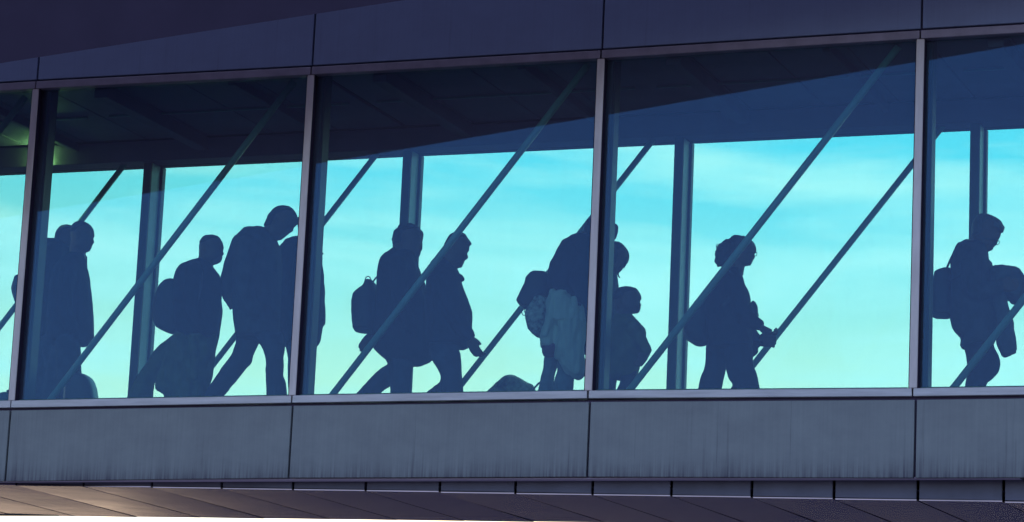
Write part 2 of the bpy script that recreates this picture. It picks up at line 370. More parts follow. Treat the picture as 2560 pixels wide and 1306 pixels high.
# ------------------------------------------------------------------ people and their luggage
def cloth(name, col, var=.25, rough=.9):
    return mat(name, col, rough, var=var, scale=9, bump=.35, bscale=30, spec=.15)
SKIN = mat('skin', (.17, .095, .07), .55, var=.06, scale=12)
HAIRD = mat('dark_hair', (.016, .012, .012), .6, var=.3, scale=40, stretch=(1, 1, .2), bump=.5, bscale=60)
HAIRG = mat('grey_hair', (.10, .095, .09), .6, var=.3, scale=40, stretch=(1, 1, .2), bump=.5, bscale=60)
SHOE = mat('shoe_leather', (.02, .02, .022), .5)
GLS = mat('spectacle_frame', (.03, .03, .03), .3)
F_NAVY = cloth('navy_wool', (.020, .024, .045)); F_BLACK = cloth('black_cloth', (.016, .016, .020)); F_DENIM = cloth('dark_denim', (.05, .065, .11))
F_CHAR = cloth('charcoal_cloth', (.075, .075, .085)); F_OLIVE = cloth('olive_cloth', (.15, .17, .06)); F_GREY = cloth('grey_cloth', (.12, .14, .16))
F_PALE = cloth('pale_cotton', (.80, .84, .74), .03); F_PALE2 = cloth('cream_wool', (.70, .74, .64), .03); F_MAR = cloth('maroon_knit', (.16, .03, .07)); F_JEAN = cloth('pale_denim', (.18, .28, .32))
F_NYL = mat('nylon', (.018, .019, .028), .55, var=.2, scale=6, bump=.3, bscale=22)
F_PAT = mat('patterned_fabric', (.75, .78, .70), .7, scale=34, col2=(.12, .13, .16), var=.1, bump=.2, bscale=30)
F_CAMO = mat('mottled_fabric', (.75, .78, .48), .7, scale=11, col2=(.03, .05, .04), var=.1, bump=.2, bscale=20)
HARD = mat('suitcase_shell', (.022, .024, .040), .4, var=.1)
LTAN = mat('strap_webbing', (.05, .05, .06), .7)

class Plane:
    """upright plane through a person at depth d, turned by psi; maps crop pixels of the photograph to points on it"""
    def __init__(s, o, k, ref, d, psi=.19):
        s.o, s.k, s.psi = o, k, psi
        s.u = Vector((math.cos(psi), math.sin(psi), 0)); s.n = Vector((-math.sin(psi), math.cos(psi), 0))
        s.q = un(o[0] + ref[0] / k, o[1] + ref[1] / k, d)
        s.fz = floor_z(s.q.x)
    def uz(s, x, y, off=0.):
        p = hit(s.o[0] + x / s.k, s.o[1] + y / s.k, s.q + s.n * off, s.n)
        return (p - s.q).dot(s.u), p.z
    def W(s, u, off, z):
        v = s.q + s.u * u + s.n * off; return Vector((v.x, v.y, z))
    def pt(s, x, y, off=0.):
        u, z = s.uz(x, y, off); return s.W(u, off, z)

class Mesh:
    def __init__(s): s.v = []; s.f = []
    def ring(s, prev, pts):
        i = len(s.v); s.v += pts; n = len(pts)
        if prev is not None:
            for k in range(n): s.f.append((prev + k, prev + (k + 1) % n, i + (k + 1) % n, i + k))
        return i
    def cap(s, i, n, flip=False):
        c = sum((Vector(s.v[i + k]) for k in range(n)), Vector()) / n
        s.v.append(c); ci = len(s.v) - 1
        for k in range(n):
            a, b = i + k, i + (k + 1) % n
            s.f.append((a, b, ci) if not flip else (b, a, ci))

def loft_rows(M, pl, rows, b, off=0., n=20, rt=.06, rb=.03, ex=2.0, extra=None, grow=0., nose=False, step=.010, bfun=None):
    """rows: (y, x_left, x_right[, half depth]) in crop pixels, top to bottom; every section is a (super)ellipse"""
    R_ = []
    for r in rows:
        ul, z = pl.uz(r[1], r[0], off); ur, _ = pl.uz(r[2], r[0], off)
        R_.append((z, ul - grow, ur + grow, r[3] if len(r) > 3 else b))
    if extra: R_ += extra(R_[-1])
    z0, z1 = R_[0][0], R_[-1][0]
    H_ = z0 - z1
    m = max(4, int(H_ / step)); S_ = []
    for t in range(m + 1):
        z = z0 - H_ * t / m
        for i in range(len(R_) - 1):
            if R_[i][0] >= z >= R_[i + 1][0] - 1e-9: break
        a, c = R_[i], R_[i + 1]; f = 0 if a[0] == c[0] else (a[0] - z) / (a[0] - c[0])
        S_.append([z] + [a[k] + (c[k] - a[k]) * f for k in (1, 2, 3)])
    if nose:                                        # keep the broad face behind the nose and lips
        cp = [x[2] for x in S_]; wn = int(.032 / step)
        for i in range(len(S_)):
            if (z0 - S_[i][0]) > .075: S_[i][2] = min(cp[max(0, i - wn):i + wn + 1]) + .002
    prev = None
    for (z, ul, ur, bb) in S_:
        tt = min(1, (z0 - z) / rt + .02) if rt else 1; tb = min(1, (z - z1) / rb + .02) if rb else 1
        be = bb * math.sqrt(1 - (1 - tt) ** 2) * math.sqrt(1 - (1 - tb) ** 2)
        be = max(be, .003); a_ = max((ur - ul) / 2, .003); c_ = (ur + ul) / 2
        pts = []
        for k in range(n):
            th = 2 * PI * k / n; cx, sx = math.cos(th), math.sin(th)
            pts.append(pl.W(c_ + a_ * abs(cx) ** (2 / ex) * (1 if cx > 0 else -1), off + be * abs(sx) ** (2 / ex) * (1 if sx > 0 else -1), z))
        i = M.ring(prev, pts)
        if prev is None: M.cap(i, n, True)
        prev = i
    M.cap(prev, n)
    return S_

def chain(M, P_, r, n=14):
    """smooth tapering tube through the points, rounded ends"""
    P_ = [Vector(p) for p in P_]; Q = []; Rr = []
    N_ = len(P_)
    for i in range(N_ - 1):
        p0 = P_[max(i - 1, 0)]; p1 = P_[i]; p2 = P_[i + 1]; p3 = P_[min(i + 2, N_ - 1)]
        st = max(2, int((p2 - p1).length / .012)); st = min(st, 24)
        for k in range(st):
            t = k / st
            Q.append(.5 * ((2 * p1) + (p2 - p0) * t + (2 * p0 - 5 * p1 + 4 * p2 - p3) * t * t + (3 * p1 - p0 - 3 * p2 + p3) * t ** 3))
            Rr.append(r[i] + (r[i + 1] - r[i]) * t)
    Q.append(P_[-1]); Rr.append(r[-1])
    d0 = (Q[1] - Q[0]).normalized(); d1 = (Q[-1] - Q[-2]).normalized()
    Q = [Q[0] - d0 * Rr[0] * .8, Q[0] - d0 * Rr[0] * .45] + Q + [Q[-1] + d1 * Rr[-1] * .45, Q[-1] + d1 * Rr[-1] * .8]
    Rr = [Rr[0] * .25, Rr[0] * .85] + Rr + [Rr[-1] * .85, Rr[-1] * .25]
    prev = None; up = Vector((0, 0, 1))
    if abs(d0.z) > .9: up = Vector((1, 0, 0))
    for i, q in enumerate(Q):
        d = (Q[min(i + 1, len(Q) - 1)] - Q[max(i - 1, 0)]).normalized()
        x = up - d * up.dot(d); x.normalize(); y = d.cross(x); up = x
        j = M.ring(prev, [q + (x * math.cos(2 * PI * k / n) + y * math.sin(2 * PI * k / n)) * Rr[i] for k in range(n)])
        if prev is None: M.cap(j, n, True)
        prev = j
    M.cap(prev, n)
def ball(M, c, r, sq=(1, 1, 1), n=14):
    prev = None; c = Vector(c); m = 9
    for i in range(m + 1):
        a_ = PI * (i + .15) / (m + .3); rr = r * math.sin(a_)
        j = M.ring(prev, [c + Vector((math.cos(2 * PI * k / n) * rr * sq[0], math.sin(2 * PI * k / n) * rr * sq[1], r * sq[2] * math.cos(a_))) for k in range(n)])
        if prev is None: M.cap(j, n, True)
        prev = j
    M.cap(prev, n)

def fuse(name, M, m, parent=None, vox=.008, fold=0., fs=9., smooth=2, seed=0, stretch=1.):
    """melt overlapping lofts into one continuous skin"""
    me = mesh('tmp', M.v, M.f)
    bm = bmesh.new(); bm.from_mesh(me); bmesh.ops.recalc_face_normals(bm, faces=bm.faces); bm.to_mesh(me); bm.free()
    o = bpy.data.objects.new('tmp', me); C.objects.link(o)
    rm = o.modifiers.new('r', 'REMESH'); rm.mode = 'VOXEL'; rm.voxel_size = vox
    if smooth:
        sm = o.modifiers.new('s', 'SMOOTH'); sm.iterations = smooth; sm.factor = .5
    dg = bpy.context.evaluated_depsgraph_get()
    me2 = bpy.data.meshes.new_from_object(o.evaluated_get(dg)); me2.name = name
    C.objects.unlink(o); bpy.data.objects.remove(o); bpy.data.meshes.remove(me)
    if fold:
        me2.update(); so_ = Vector((seed * 3.1, seed * 1.7, seed * .9))
        nn_ = [v.normal.copy() for v in me2.vertices]; cc_ = [v.co.copy() for v in me2.vertices]; out_ = []
        for c, nr in zip(cc_, nn_):
            q = Vector((c.x * fs, c.y * fs, c.z * fs * stretch)) + so_
            a_ = noise.noise(q) + .55 * noise.noise(q * 2.3) + .3 * (1 - 2 * abs(noise.noise(q * 1.4 + Vector((5, 5, 5)))))
            out_.extend(c + nr * (fold * (a_ - .15)))
        me2.vertices.foreach_set('co', out_); me2.update()
    return link(name, me2, m, parent, True)

def hand(M, wrist, dirv, side, curl=.5, s=1.):
    """palm, four unequal bent fingers and a thumb; dirv points from wrist to knuckles, side towards the thumb"""
    w_ = Vector(wrist); d = Vector(dirv).normalized(); t = Vector(side); t = (t - d * t.dot(d)).normalized(); nrm = d.cross(t)
    for k in range(4):
        o_ = (1.5 - k) * .019 * s
        chain(M, [w_ + t * o_ * .6, w_ + d * .045 * s + t * o_, w_ + d * .085 * s + t * o_], [.014 * s, .0125 * s, .0105 * s], 10)
        ln = (.070, .078, .073, .058)[k] * s; kn = w_ + d * .088 * s + t * o_ * 1.08
        a1, a2 = curl * .8, curl * 1.9
        p1 = kn + (d * math.cos(a1) - nrm * math.sin(a1)) * ln * .5
        p2 = p1 + (d * math.cos(a2) - nrm * math.sin(a2)) * ln * .32
        p3 = p2 + (d * math.cos(a2 * 1.25) - nrm * math.sin(a2 * 1.25)) * ln * .22
        chain(M, [kn - d * .01 * s, p1, p2, p3], [.0098 * s, .0088 * s, .0078 * s, .0066 * s], 8)
    b0 = w_ + t * .022 * s + d * .018 * s
    chain(M, [b0, b0 + t * .024 * s + d * .026 * s, b0 + t * .030 * s + d * .055 * s - nrm * .01], [.013 * s, .0105 * s, .008 * s], 8)

SE = [0]
def person(pl, head, neck, torso, legs, label, top_mat, leg_mat, hair=None, tb=.20, arms=(), hair_mat=None, hairf=.55, curly=0., hb=.076,
           flap=(), shoes=True, fold=.0085, topname='jacket', extra_head=None, hairx=.5, hood=False):
    SE[0] += 1; sd_ = SE[0]
    # ---- body: head, neck, trunk, limbs and hands in one skin
    M = Mesh()
    S_ = loft_rows(M, pl, head, hb, rt=.075, rb=.05, nose=True, step=.006)
    zt = S_[0][0]; hh = S_[0][0] - S_[-1][0]
    loft_rows(M, pl, head, .018, rt=.02, rb=.02, n=24, step=.005, ex=5, grow=.0045)                       # ridge of nose, lips and chin
    mid = S_[len(S_) // 2]; xm = (mid[1] + mid[2]) / 2
    ez = zt - hh * .48; es = min(S_, key=lambda q: abs(q[0] - ez))
    for sg in (-1, 1):
        c = pl.W(xm - .012, sg * (hb - .001), zt - hh * .53)
        ball(M, c, .030, (.62, .32, 1.05), 10)                                           # ear
        ball(M, pl.W(es[2] - .021, sg * .031, ez), .0125, (1, 1, 1), 8)                   # eye
        ball(M, pl.W(es[2] - .018, sg * .033, ez + .020), .014, (.9, 1.5, .45), 8)        # brow
    nk = [(r[0], r[1] + 2, r[2] - 2) for r in neck]
    loft_rows(M, pl, nk, .058, rt=0, rb=0)
    c0 = pl.uz((torso[0][1] + torso[0][2]) / 2, torso[0][0]); 
    # hidden trunk, slim enough to stay inside the clothes
    tr = []
    for r in torso:
        w_ = r[2] - r[1]; tr.append((r[0], r[1] + w_ * .22, r[2] - w_ * .22))
    loft_rows(M, pl, tr, tb * .55, rt=.05, rb=.03)
    # ---- clothes
    T = Mesh()
    def bprof(rows):
        y0 = rows[0][0]; o_ = []
        for r in rows:
            if len(r) > 3: o_.append(r); continue
            dz = (pl.uz(r[1], y0)[1] - pl.uz(r[1], r[0])[1])
            b_ = .075 + (tb - .075) * min(1, (dz / .13)) ** .7
            if dz > .28: b_ *= 1 - .14 * min(1, (dz - .28) / .25)
            o_.append((*r, b_))
        return o_
    loft_rows(T, pl, bprof(torso), tb, rt=.03, rb=.02, ex=2.2, n=28)
    for fl in flap: loft_rows(T, pl, fl[0], fl[1], off=fl[2], rt=.02, rb=.02)
    for A in arms:
        pts, off, rad_ = A['p'], A['off'], A.get('r', (.062, .052, .042))
        q = [pl.pt(x, y, off * s_) for (x, y), s_ in zip(pts, A.get('o', (1, 1.05, 1)))]
        chain(T, q, list(rad_), 16)
        chain(M, [q[0], q[1], q[2]], [.034, .031, .026], 10)
        if 'hand' in A:
            hx, hy = A['hand']; h = pl.pt(hx, hy, off * .95); d = h - q[2]
            hand(M, q[2] + d.normalized() * .01, d, A.get('side', tuple(pl.u)), A.get('curl', .55), A.get('s', 1.))
            chain(M, [q[1], q[2], q[2] + d.normalized() * .03], [.03, .024, .022], 10)
    J_ = Mesh(); feet = []
    for lg in legs:
        off = lg.get('off', 0); fx = lg.get('fx', 0.); lift = lg.get('lift', 0.)
        def ext(last, fx=fx, lift=lift, off=off):
            z, ul, ur, b_ = last; c_ = (ul + ur) / 2; zf = pl.fz + .07 + lift
            if zf > z - .05: zf = z - .05
            wv = .052
            feet.append((c_ + fx, off, zf))
            km = (z + zf) / 2
            return [(km, c_ + fx * .55 - max(wv, (ur - ul) / 2 * .8), c_ + fx * .55 + max(wv, (ur - ul) / 2 * .8), b_ * .85), (zf, c_ + fx - wv, c_ + fx + wv, .055)]
        loft_rows(J_, pl, lg['rows'], lg.get('b', .088), off=off, rt=.05, rb=.01, extra=ext)
        # matching slim leg of the body
        rr = [(r[0], (r[1] * .72 + r[2] * .28), (r[1] * .28 + r[2] * .72)) for r in lg['rows']]
        loft_rows(M, pl, rr, .05, off=off, rt=.03, rb=.01, extra=lambda last, fx=fx, lift=lift: [(min(pl.fz + .06 + lift, last[0] - .05), (last[1] + last[2]) / 2 + fx - .035, (last[1] + last[2]) / 2 + fx + .035, .035)])
    body = fuse('person', M, SKIN, None, .0062, smooth=1)
    tag(body, label, 'person', 'passengers walking through the footbridge')
    fuse(topname, T, top_mat, body, .0085, fold, 10, 1, sd_, .55)
    fuse('trousers', J_, leg_mat, body, .009, fold * .8, 10, 1, sd_ + 20, .6)
    if hair:
        Hm = Mesh(); hgr = .0012 if hairf < .42 else .004
        rows = []
        for z, ul, ur, b_ in S_[::1]:
            f = (zt - z) / hh
            if f > hairf: break
            right = ur + hgr if f < .15 else ul + (ur - ul) * (hairx + (1 - hairx) * max(0, 1 - (f - .15) / .16))
            rows.append((z, ul - hgr, right, hb + .004 + hgr))
        prev = None; n = 24
        for (z, ul, ur, bb) in rows:
            tt = min(1, (zt - z) / .075 + .03); be = bb * math.sqrt(1 - (1 - tt) ** 2); a_ = (ur - ul) / 2; c_ = (ul + ur) / 2
            i = Hm.ring(prev, [pl.W(c_ + a_ * math.cos(2 * PI * k / n), be * math.sin(2 * PI * k / n), z + hgr * .7) for k in range(n)])
            if prev is None: Hm.cap(i, n, True)
            prev = i
        Hm.cap(prev, n)
        if extra_head: extra_head(Hm)
        fuse('hair', Hm, hair_mat or HAIRD, body, .0065, .003 + curly, 26, 1, sd_ + 40)
    for (fu, off, zf) in feet:
        F_ = Mesh()
        zb = zf - .07
        chain(F_, [pl.W(fu - .03, off, zb + .038), pl.W(fu + .06, off, zb + .034), pl.W(fu + .15, off, zb + .026)], [.038, .036, .026], 12)
        chain(F_, [pl.W(fu, off, zb + .04), pl.W(fu, off, zb + .10)], [.04, .042], 12)
        me = mesh('shoe', F_.v, F_.f); link('shoe', me, SHOE, body, True)
    return body

def ring_tube(name, pl, c, r, rr, off, m, parent, ry=None, n=24, a0=0, a1=2 * PI):
    M = Mesh(); ry = ry or r
    P_ = [pl.pt(c[0] + r * math.cos(a0 + (a1 - a0) * k / n), c[1] - ry * math.sin(a0 + (a1 - a0) * k / n), off) for k in range(n + 1)]
    chain(M, P_, [rr] * (n + 1), 8)
    return link(name, mesh(name, M.v, M.f), m, parent, True)
def strap(name, pl, pts, rr, offs, m, parent):
    M = Mesh(); chain(M, [pl.pt(x, y, o_) for (x, y), o_ in zip(pts, offs)], [rr] * len(pts), 8)
    return link(name, mesh(name, M.v, M.f), m, parent, True)
def item(name, label, cat, pl, lofts, m, vox=.008, fold=.004, fs=10, parent=None, st=1.):
    M = Mesh()
    for lf in lofts:
        loft_rows(M, pl, lf['rows'], lf.get('b', .09), off=lf.get('off', 0), rt=lf.get('rt', .03), rb=lf.get('rb', .03), ex=lf.get('ex', 2.6), extra=lf.get('extra'), n=28)
    SE[0] += 1
    o = fuse(name, M, m, parent, vox, fold, fs, 1, SE[0], st)
    if label: tag(o, label, cat)
    return o
def to_floor(pl, dw=0):
    def e(last):
        z, ul, ur, b_ = last; return [(pl.fz + .03, ul - dw, ur + dw, b_)]
    return e
def to_z(z1, sl=1.):
    def e(last):
        z, ul, ur, b_ = last; c_ = (ul + ur) / 2; h = (ur - ul) / 2 * sl; return [(z1, c_ - h, c_ + h, b_)]
    return e

# --- A: man in the long coat, and B behind him
k1 = 2.419; pA = Plane((0, 480), k1, (500, 600), .72)
person(pA, [(178, 475, 505), (184, 462, 518), (190, 452, 530), (205, 438, 548), (225, 432, 561), (250, 431, 566), (268, 432, 567), (280, 434, 560), (290, 436, 562), (300, 438, 565), (306, 439, 566), (313, 441, 557), (320, 442, 556), (327, 443, 550), (334, 445, 552), (342, 447, 545), (352, 450, 542), (360, 456, 535), (367, 470, 520)],
       [(290, 428, 515), (372, 420, 519), (430, 410, 515)],
       [(365, 440, 514), (385, 425, 514), (420, 385, 514), (450, 355, 513), (470, 342, 518), (520, 325, 530), (600, 308, 538), (700, 298, 549), (800, 292, 557), (870, 290, 566), (905, 290, 556), (925, 292, 542)],
       [dict(rows=[(840, 340, 500), (900, 335, 482), (1000, 340, 484), (1100, 345, 491), (1250, 342, 490)], off=-.09, fx=.06),
        dict(rows=[(840, 330, 470), (1000, 300, 440), (1250, 250, 390)], off=.09, fx=-.12)],
       'cropped-haired person in a long buttoned dark coat, front of the pair at far left', F_NAVY, F_DENIM, hair=True, hairf=.40, topname='coat',
       arms=[dict(p=[(415, 470), (385, 680), (440, 830)], off=-.19), dict(p=[(415, 470), (385, 680), (440, 830)], off=.17)], hairx=.45)
coatb = None
pB = Plane((0, 480), k1, (400, 600), 1.30)
person(pB, [(203, 388, 420), (208, 374, 432), (216, 364, 442), (235, 352, 450), (260, 344, 453), (285, 340, 452), (305, 342, 458), (315, 344, 450), (335, 350, 445), (350, 358, 430), (362, 372, 415)],
       [(330, 352, 410), (370, 345, 410), (420, 340, 410)],
       [(281, 325, 350, .04), (291, 290, 372, .06), (300, 272, 400, .13), (340, 255, 430), (420, 240, 450), (520, 235, 460), (700, 235, 465), (850, 240, 460), (900, 245, 450)],
       [dict(rows=[(820, 250, 400), (1000, 262, 420), (1250, 300, 440)], off=-.08, fx=.1), dict(rows=[(820, 240, 400), (1000, 225, 380), (1250, 190, 330)], off=.08, fx=-.15)],
       'hooded person mostly hidden behind the one in the long coat', F_BLACK, F_DENIM, hair=True, hairf=.9,
       arms=[dict(p=[(330, 340), (310, 560), (390, 700)], off=-.17), dict(p=[(330, 340), (310, 560), (390, 700)], off=.17)])
bp = item('backpack', 'dark backpack poking out left of the first mullion, worn by the hooded person', 'backpack', pB,
     [dict(rows=[(505, 120, 240), (520, 102, 255), (560, 90, 262), (585, 82, 262), (592, 80, 262), (625, 87, 262), (655, 96, 262), (690, 110, 262), (720, 130, 250)], b=.13, ex=2.8)], F_NYL)
strap('strap', pB, [(232, 540), (240, 430), (300, 318), (345, 400), (330, 600), (250, 690)], .012, [-.08, -.12, -.15, -.17, -.17, -.09], LTAN, bp)
# suitcase beside A
sc1 = empty('suitcase', pA.W(0, -.05, pA.fz), 'dark rounded suitcase at the feet of the person in the long coat', 'suitcase')
def keep(o, par):
    o.parent = par; o.matrix_parent_inverse = Matrix.Translation(-Vector(par.location)); return o
def wheels(pl, us, offs, par):
    for u_ in us:
        for o_ in offs:
            M = Mesh(); c = pl.W(u_, o_, pl.fz + .026)
            chain(M, [c - pl.n * .010, c + pl.n * .010], [.024, .024], 12)
            keep(link('wheel', mesh('wheel', M.v, M.f), SHOE, None, True), par)
pS = Plane((0, 480), k1, (500, 1200), .45)
sc1.location = pS.W(0, 0, pS.fz)
keep(item('shell', None, None, pS, [dict(rows=[(1098, 440, 500), (1104, 425, 520), (1112, 415, 535), (1125, 408, 550), (1145, 403, 562), (1180, 400, 575), (1250, 396, 586)], b=.11, ex=3.4, extra=to_z(pS.fz + .05))], HARD, .009, 0), sc1)
wheels(pS, [-.12, .12], [-.07, .07], sc1)
M = Mesh(); chain(M, [pS.pt(440, 1110, -.0), pS.pt(430, 1085, 0), pS.pt(470, 1078, 0), pS.pt(480, 1105, 0)], [.010] * 4, 8)
keep(link('handle', mesh('handle', M.v, M.f), LTAN, None, True), sc1)
# suitcase cut by the left edge of the picture
pS2 = Plane((0, 480), k1, (20, 1200), .70)
sc2 = empty('suitcase', pS2.W(0, 0, pS2.fz), 'small dark suitcase at the bottom of the leftmost sliver of glass', 'suitcase')
keep(item('shell', None, None, pS2, [dict(rows=[(1212, 34, 80), (1218, 28, 95), (1226, 12, 105), (1240, -4, 112), (1262, -12, 118)], b=.11, ex=3, extra=to_z(pS2.fz + .05))], HARD, .009, 0), sc2)
wheels(pS2, [-.08, .12], [-.07, .07], sc2)
M = Mesh(); chain(M, [pS2.pt(50, 1218), pS2.pt(44, 1205), pS2.pt(68, 1203), pS2.pt(74, 1218)], [.009] * 4, 8)
keep(link('handle', mesh('handle', M.v, M.f), LTAN, None, True), sc2)

# --- C: shaven-headed man with backpack and a jacket hanging at his front
k2 = 2.418; pC = Plane((300, 480), k2, (500, 600), .62)
person(pC, [(261, 535, 568), (264, 522, 580), (270, 509, 592), (278, 500, 600), (287, 494, 606), (305, 486, 616), (325, 483, 622), (345, 482, 623), (354, 482, 618), (362, 482, 619), (370, 481, 624), (377, 481, 623), (384, 481, 614), (392, 480, 615), (402, 479, 614), (410, 479, 610), (420, 480, 606), (430, 484, 594), (438, 495, 575), (443, 510, 560)],
       [(410, 479, 560), (440, 472, 562), (480, 460, 560)],
       [(403, 470, 500, .05), (410, 448, 530, .07), (420, 428, 545, .10), (435, 405, 556), (452, 378, 558), (480, 352, 580), (495, 346, 592), (530, 336, 601), (560, 330, 606), (650, 325, 606), (700, 325, 612), (760, 330, 603), (830, 335, 592), (870, 340, 590), (900, 345, 580)],
       [dict(rows=[(860, 330, 500), (880, 300, 480), (925, 242, 440), (980, 195, 350), (1050, 150, 285), (1110, 115, 240), (1150, 92, 207), (1200, 66, 199), (1224, 55, 196), (1240, 52, 195)], off=.09, fx=-.22, lift=.08),
        dict(rows=[(860, 400, 582), (960, 410, 565), (1060, 420, 550), (1160, 430, 528), (1240, 440, 518)], off=-.06, fx=.02)],
       'shaven-headed person in a dark jersey leaning forward under a backpack', F_BLACK, F_OLIVE, hair=True, hairf=.33, tb=.21,
       arms=[dict(p=[(450, 470), (430, 700), (530, 850)], off=-.20), dict(p=[(450, 470), (450, 700), (540, 840)], off=.19)], topname='jersey', hairx=.4)
bp = item('backpack', 'bulky dark backpack on the shaven-headed person', 'backpack', pC,
     [dict(rows=[(535, 300, 345), (545, 296, 360), (560, 275, 375), (578, 250, 390), (600, 236, 400), (660, 216, 405), (740, 204, 405), (790, 212, 400), (815, 222, 395), (829, 230, 390), (845, 285, 385), (862, 326, 375)], b=.15, ex=2.6)], F_NYL)
strap('strap', pC, [(390, 560), (400, 470), (450, 425), (490, 480), (470, 640), (390, 760)], .013, [-.10, -.14, -.17, -.2, -.2, -.14], LTAN, bp)
jk = item('jacket', 'olive jacket tied round the waist of the shaven-headed person', 'jacket', pC,
     [dict(rows=[(862, 340, 582), (900, 312, 578), (960, 285, 566), (1010, 268, 560), (1060, 252, 552), (1112, 238, 546), (1150, 229, 530), (1180, 221, 524), (1192, 222, 522), (1205, 240, 521), (1215, 262, 520), (1228, 275, 520), (1240, 284, 519)], b=.17, off=-.02, extra=to_z(-.05, .9))], F_OLIVE, .009, .020, 12, st=.3)
M = Mesh(); chain(M, [pC.pt(355, 880, -.15), pC.pt(362, 960, -.165), pC.pt(380, 1060, -.16), pC.pt(398, 1190, -.14)], [.030, .036, .034, .028], 12)
chain(M, [pC.pt(440, 880, -.17), pC.pt(450, 980, -.175), pC.pt(448, 1120, -.16)], [.030, .036, .028], 12)
fuse('sleeve', M, F_OLIVE, jk, .008, .006, 12, 1, 3)

# --- E: hidden behind the second mullion, then D: tall man looking down
pE = Plane((300, 480), k2, (1090, 600), 1.22)
person(pE, [(118, 1118, 1160), (128, 1104, 1180), (145, 1090, 1195), (165, 1082, 1203), (185, 1080, 1206), (215, 1081, 1207), (235, 1084, 1205), (250, 1087, 1212), (262, 1090, 1206), (285, 1095, 1202), (305, 1105, 1192), (325, 1120, 1175)],
       [(290, 1098, 1175), (340, 1080, 1180), (380, 1070, 1185)],
       [(264, 1065, 1150, .06), (278, 1032, 1180, .08), (292, 1016, 1190, .10), (297, 1004, 1192), (318, 996, 1202), (345, 968, 1212), (365, 962, 1216), (385, 960, 1220), (452, 955, 1221), (549, 952, 1228), (650, 950, 1230), (704, 952, 1233), (783, 955, 1235), (800, 962, 1223), (845, 970, 1214), (885, 980, 1204), (938, 990, 1174)],
       [dict(rows=[(900, 1000, 1180), (1000, 1018, 1162), (1120, 1016, 1150), (1240, 1020, 1150)], off=-.07, fx=.05), dict(rows=[(900, 1000, 1150), (1100, 1035, 1150), (1240, 1040, 1155)], off=.09, fx=.1)],
       'person in a dark coat with a turned-up collar, hidden behind the second mullion', F_BLACK, F_DENIM, hair=True, hairf=.6, topname='coat',
       flap=[([(363, 1150, 1216), (369, 1150, 1240), (374, 1150, 1236), (384, 1150, 1220)], .05, 0)],
       arms=[dict(p=[(1100, 360), (1090, 600), (1150, 770)], off=-.19), dict(p=[(1100, 360), (1090, 600), (1150, 770)], off=.19)])
pD = Plane((300, 480), k2, (850, 600), .58)
person(pD, [(88, 975, 1005), (91, 960, 1020), (97, 944, 1032), (108, 928, 1046), (120, 918, 1056), (135, 909, 1064), (150, 903, 1070), (165, 896, 1075), (182, 889, 1078), (192, 884, 1072), (202, 880, 1062), (210, 876, 1052), (217, 873, 1046), (226, 870, 1044), (234, 867, 1042), (240, 865, 1036), (247, 862, 1022), (255, 862, 1014), (263, 864, 1004), (272, 868, 992), (280, 875, 982), (288, 885, 974), (293, 905, 966)],
       [(225, 865, 940), (280, 845, 940), (340, 820, 955)],
       [(210, 846, 858, .03), (216, 836, 872, .05), (222, 780, 885, .07), (228, 770, 900, .10), (233, 752, 915), (250, 736, 930), (272, 720, 938), (300, 706, 944), (325, 699, 955), (348, 696, 962), (420, 692, 966), (500, 690, 968), (600, 689, 966), (690, 690, 958), (760, 698, 955), (850, 704, 960), (890, 706, 965)],
       [dict(rows=[(840, 704, 880), (900, 703, 846), (925, 702, 832), (950, 692, 820), (985, 680, 806), (1018, 655, 796), (1035, 638, 788), (1062, 618, 765), (1090, 600, 740), (1120, 580, 714), (1150, 562, 688), (1175, 546, 665), (1200, 532, 646), (1235, 519, 620)], off=.09, fx=-.30, lift=.06),
        dict(rows=[(840, 800, 985), (900, 830, 990), (930, 852, 996), (960, 866, 992), (1000, 880, 984), (1050, 887, 986), (1080, 882, 984), (1115, 884, 984), (1150, 886, 1000), (1235, 891, 1010)], off=-.09, fx=.06)],
       'tallest person, head bowed, in a loose hooded jacket, just left of the second mullion', F_CHAR, F_DENIM, hair=True, hairf=.62, tb=.22, fold=.008,
       arms=[dict(p=[(735, 310), (668, 470), (632, 600)], off=.20, r=(.072, .056, .050), hand=(668, 652), o=(1, 1.1, 1.1), curl=.7),
             dict(p=[(780, 320), (745, 560), (820, 730)], off=-.21, r=(.075, .062, .05))], hairx=.42)
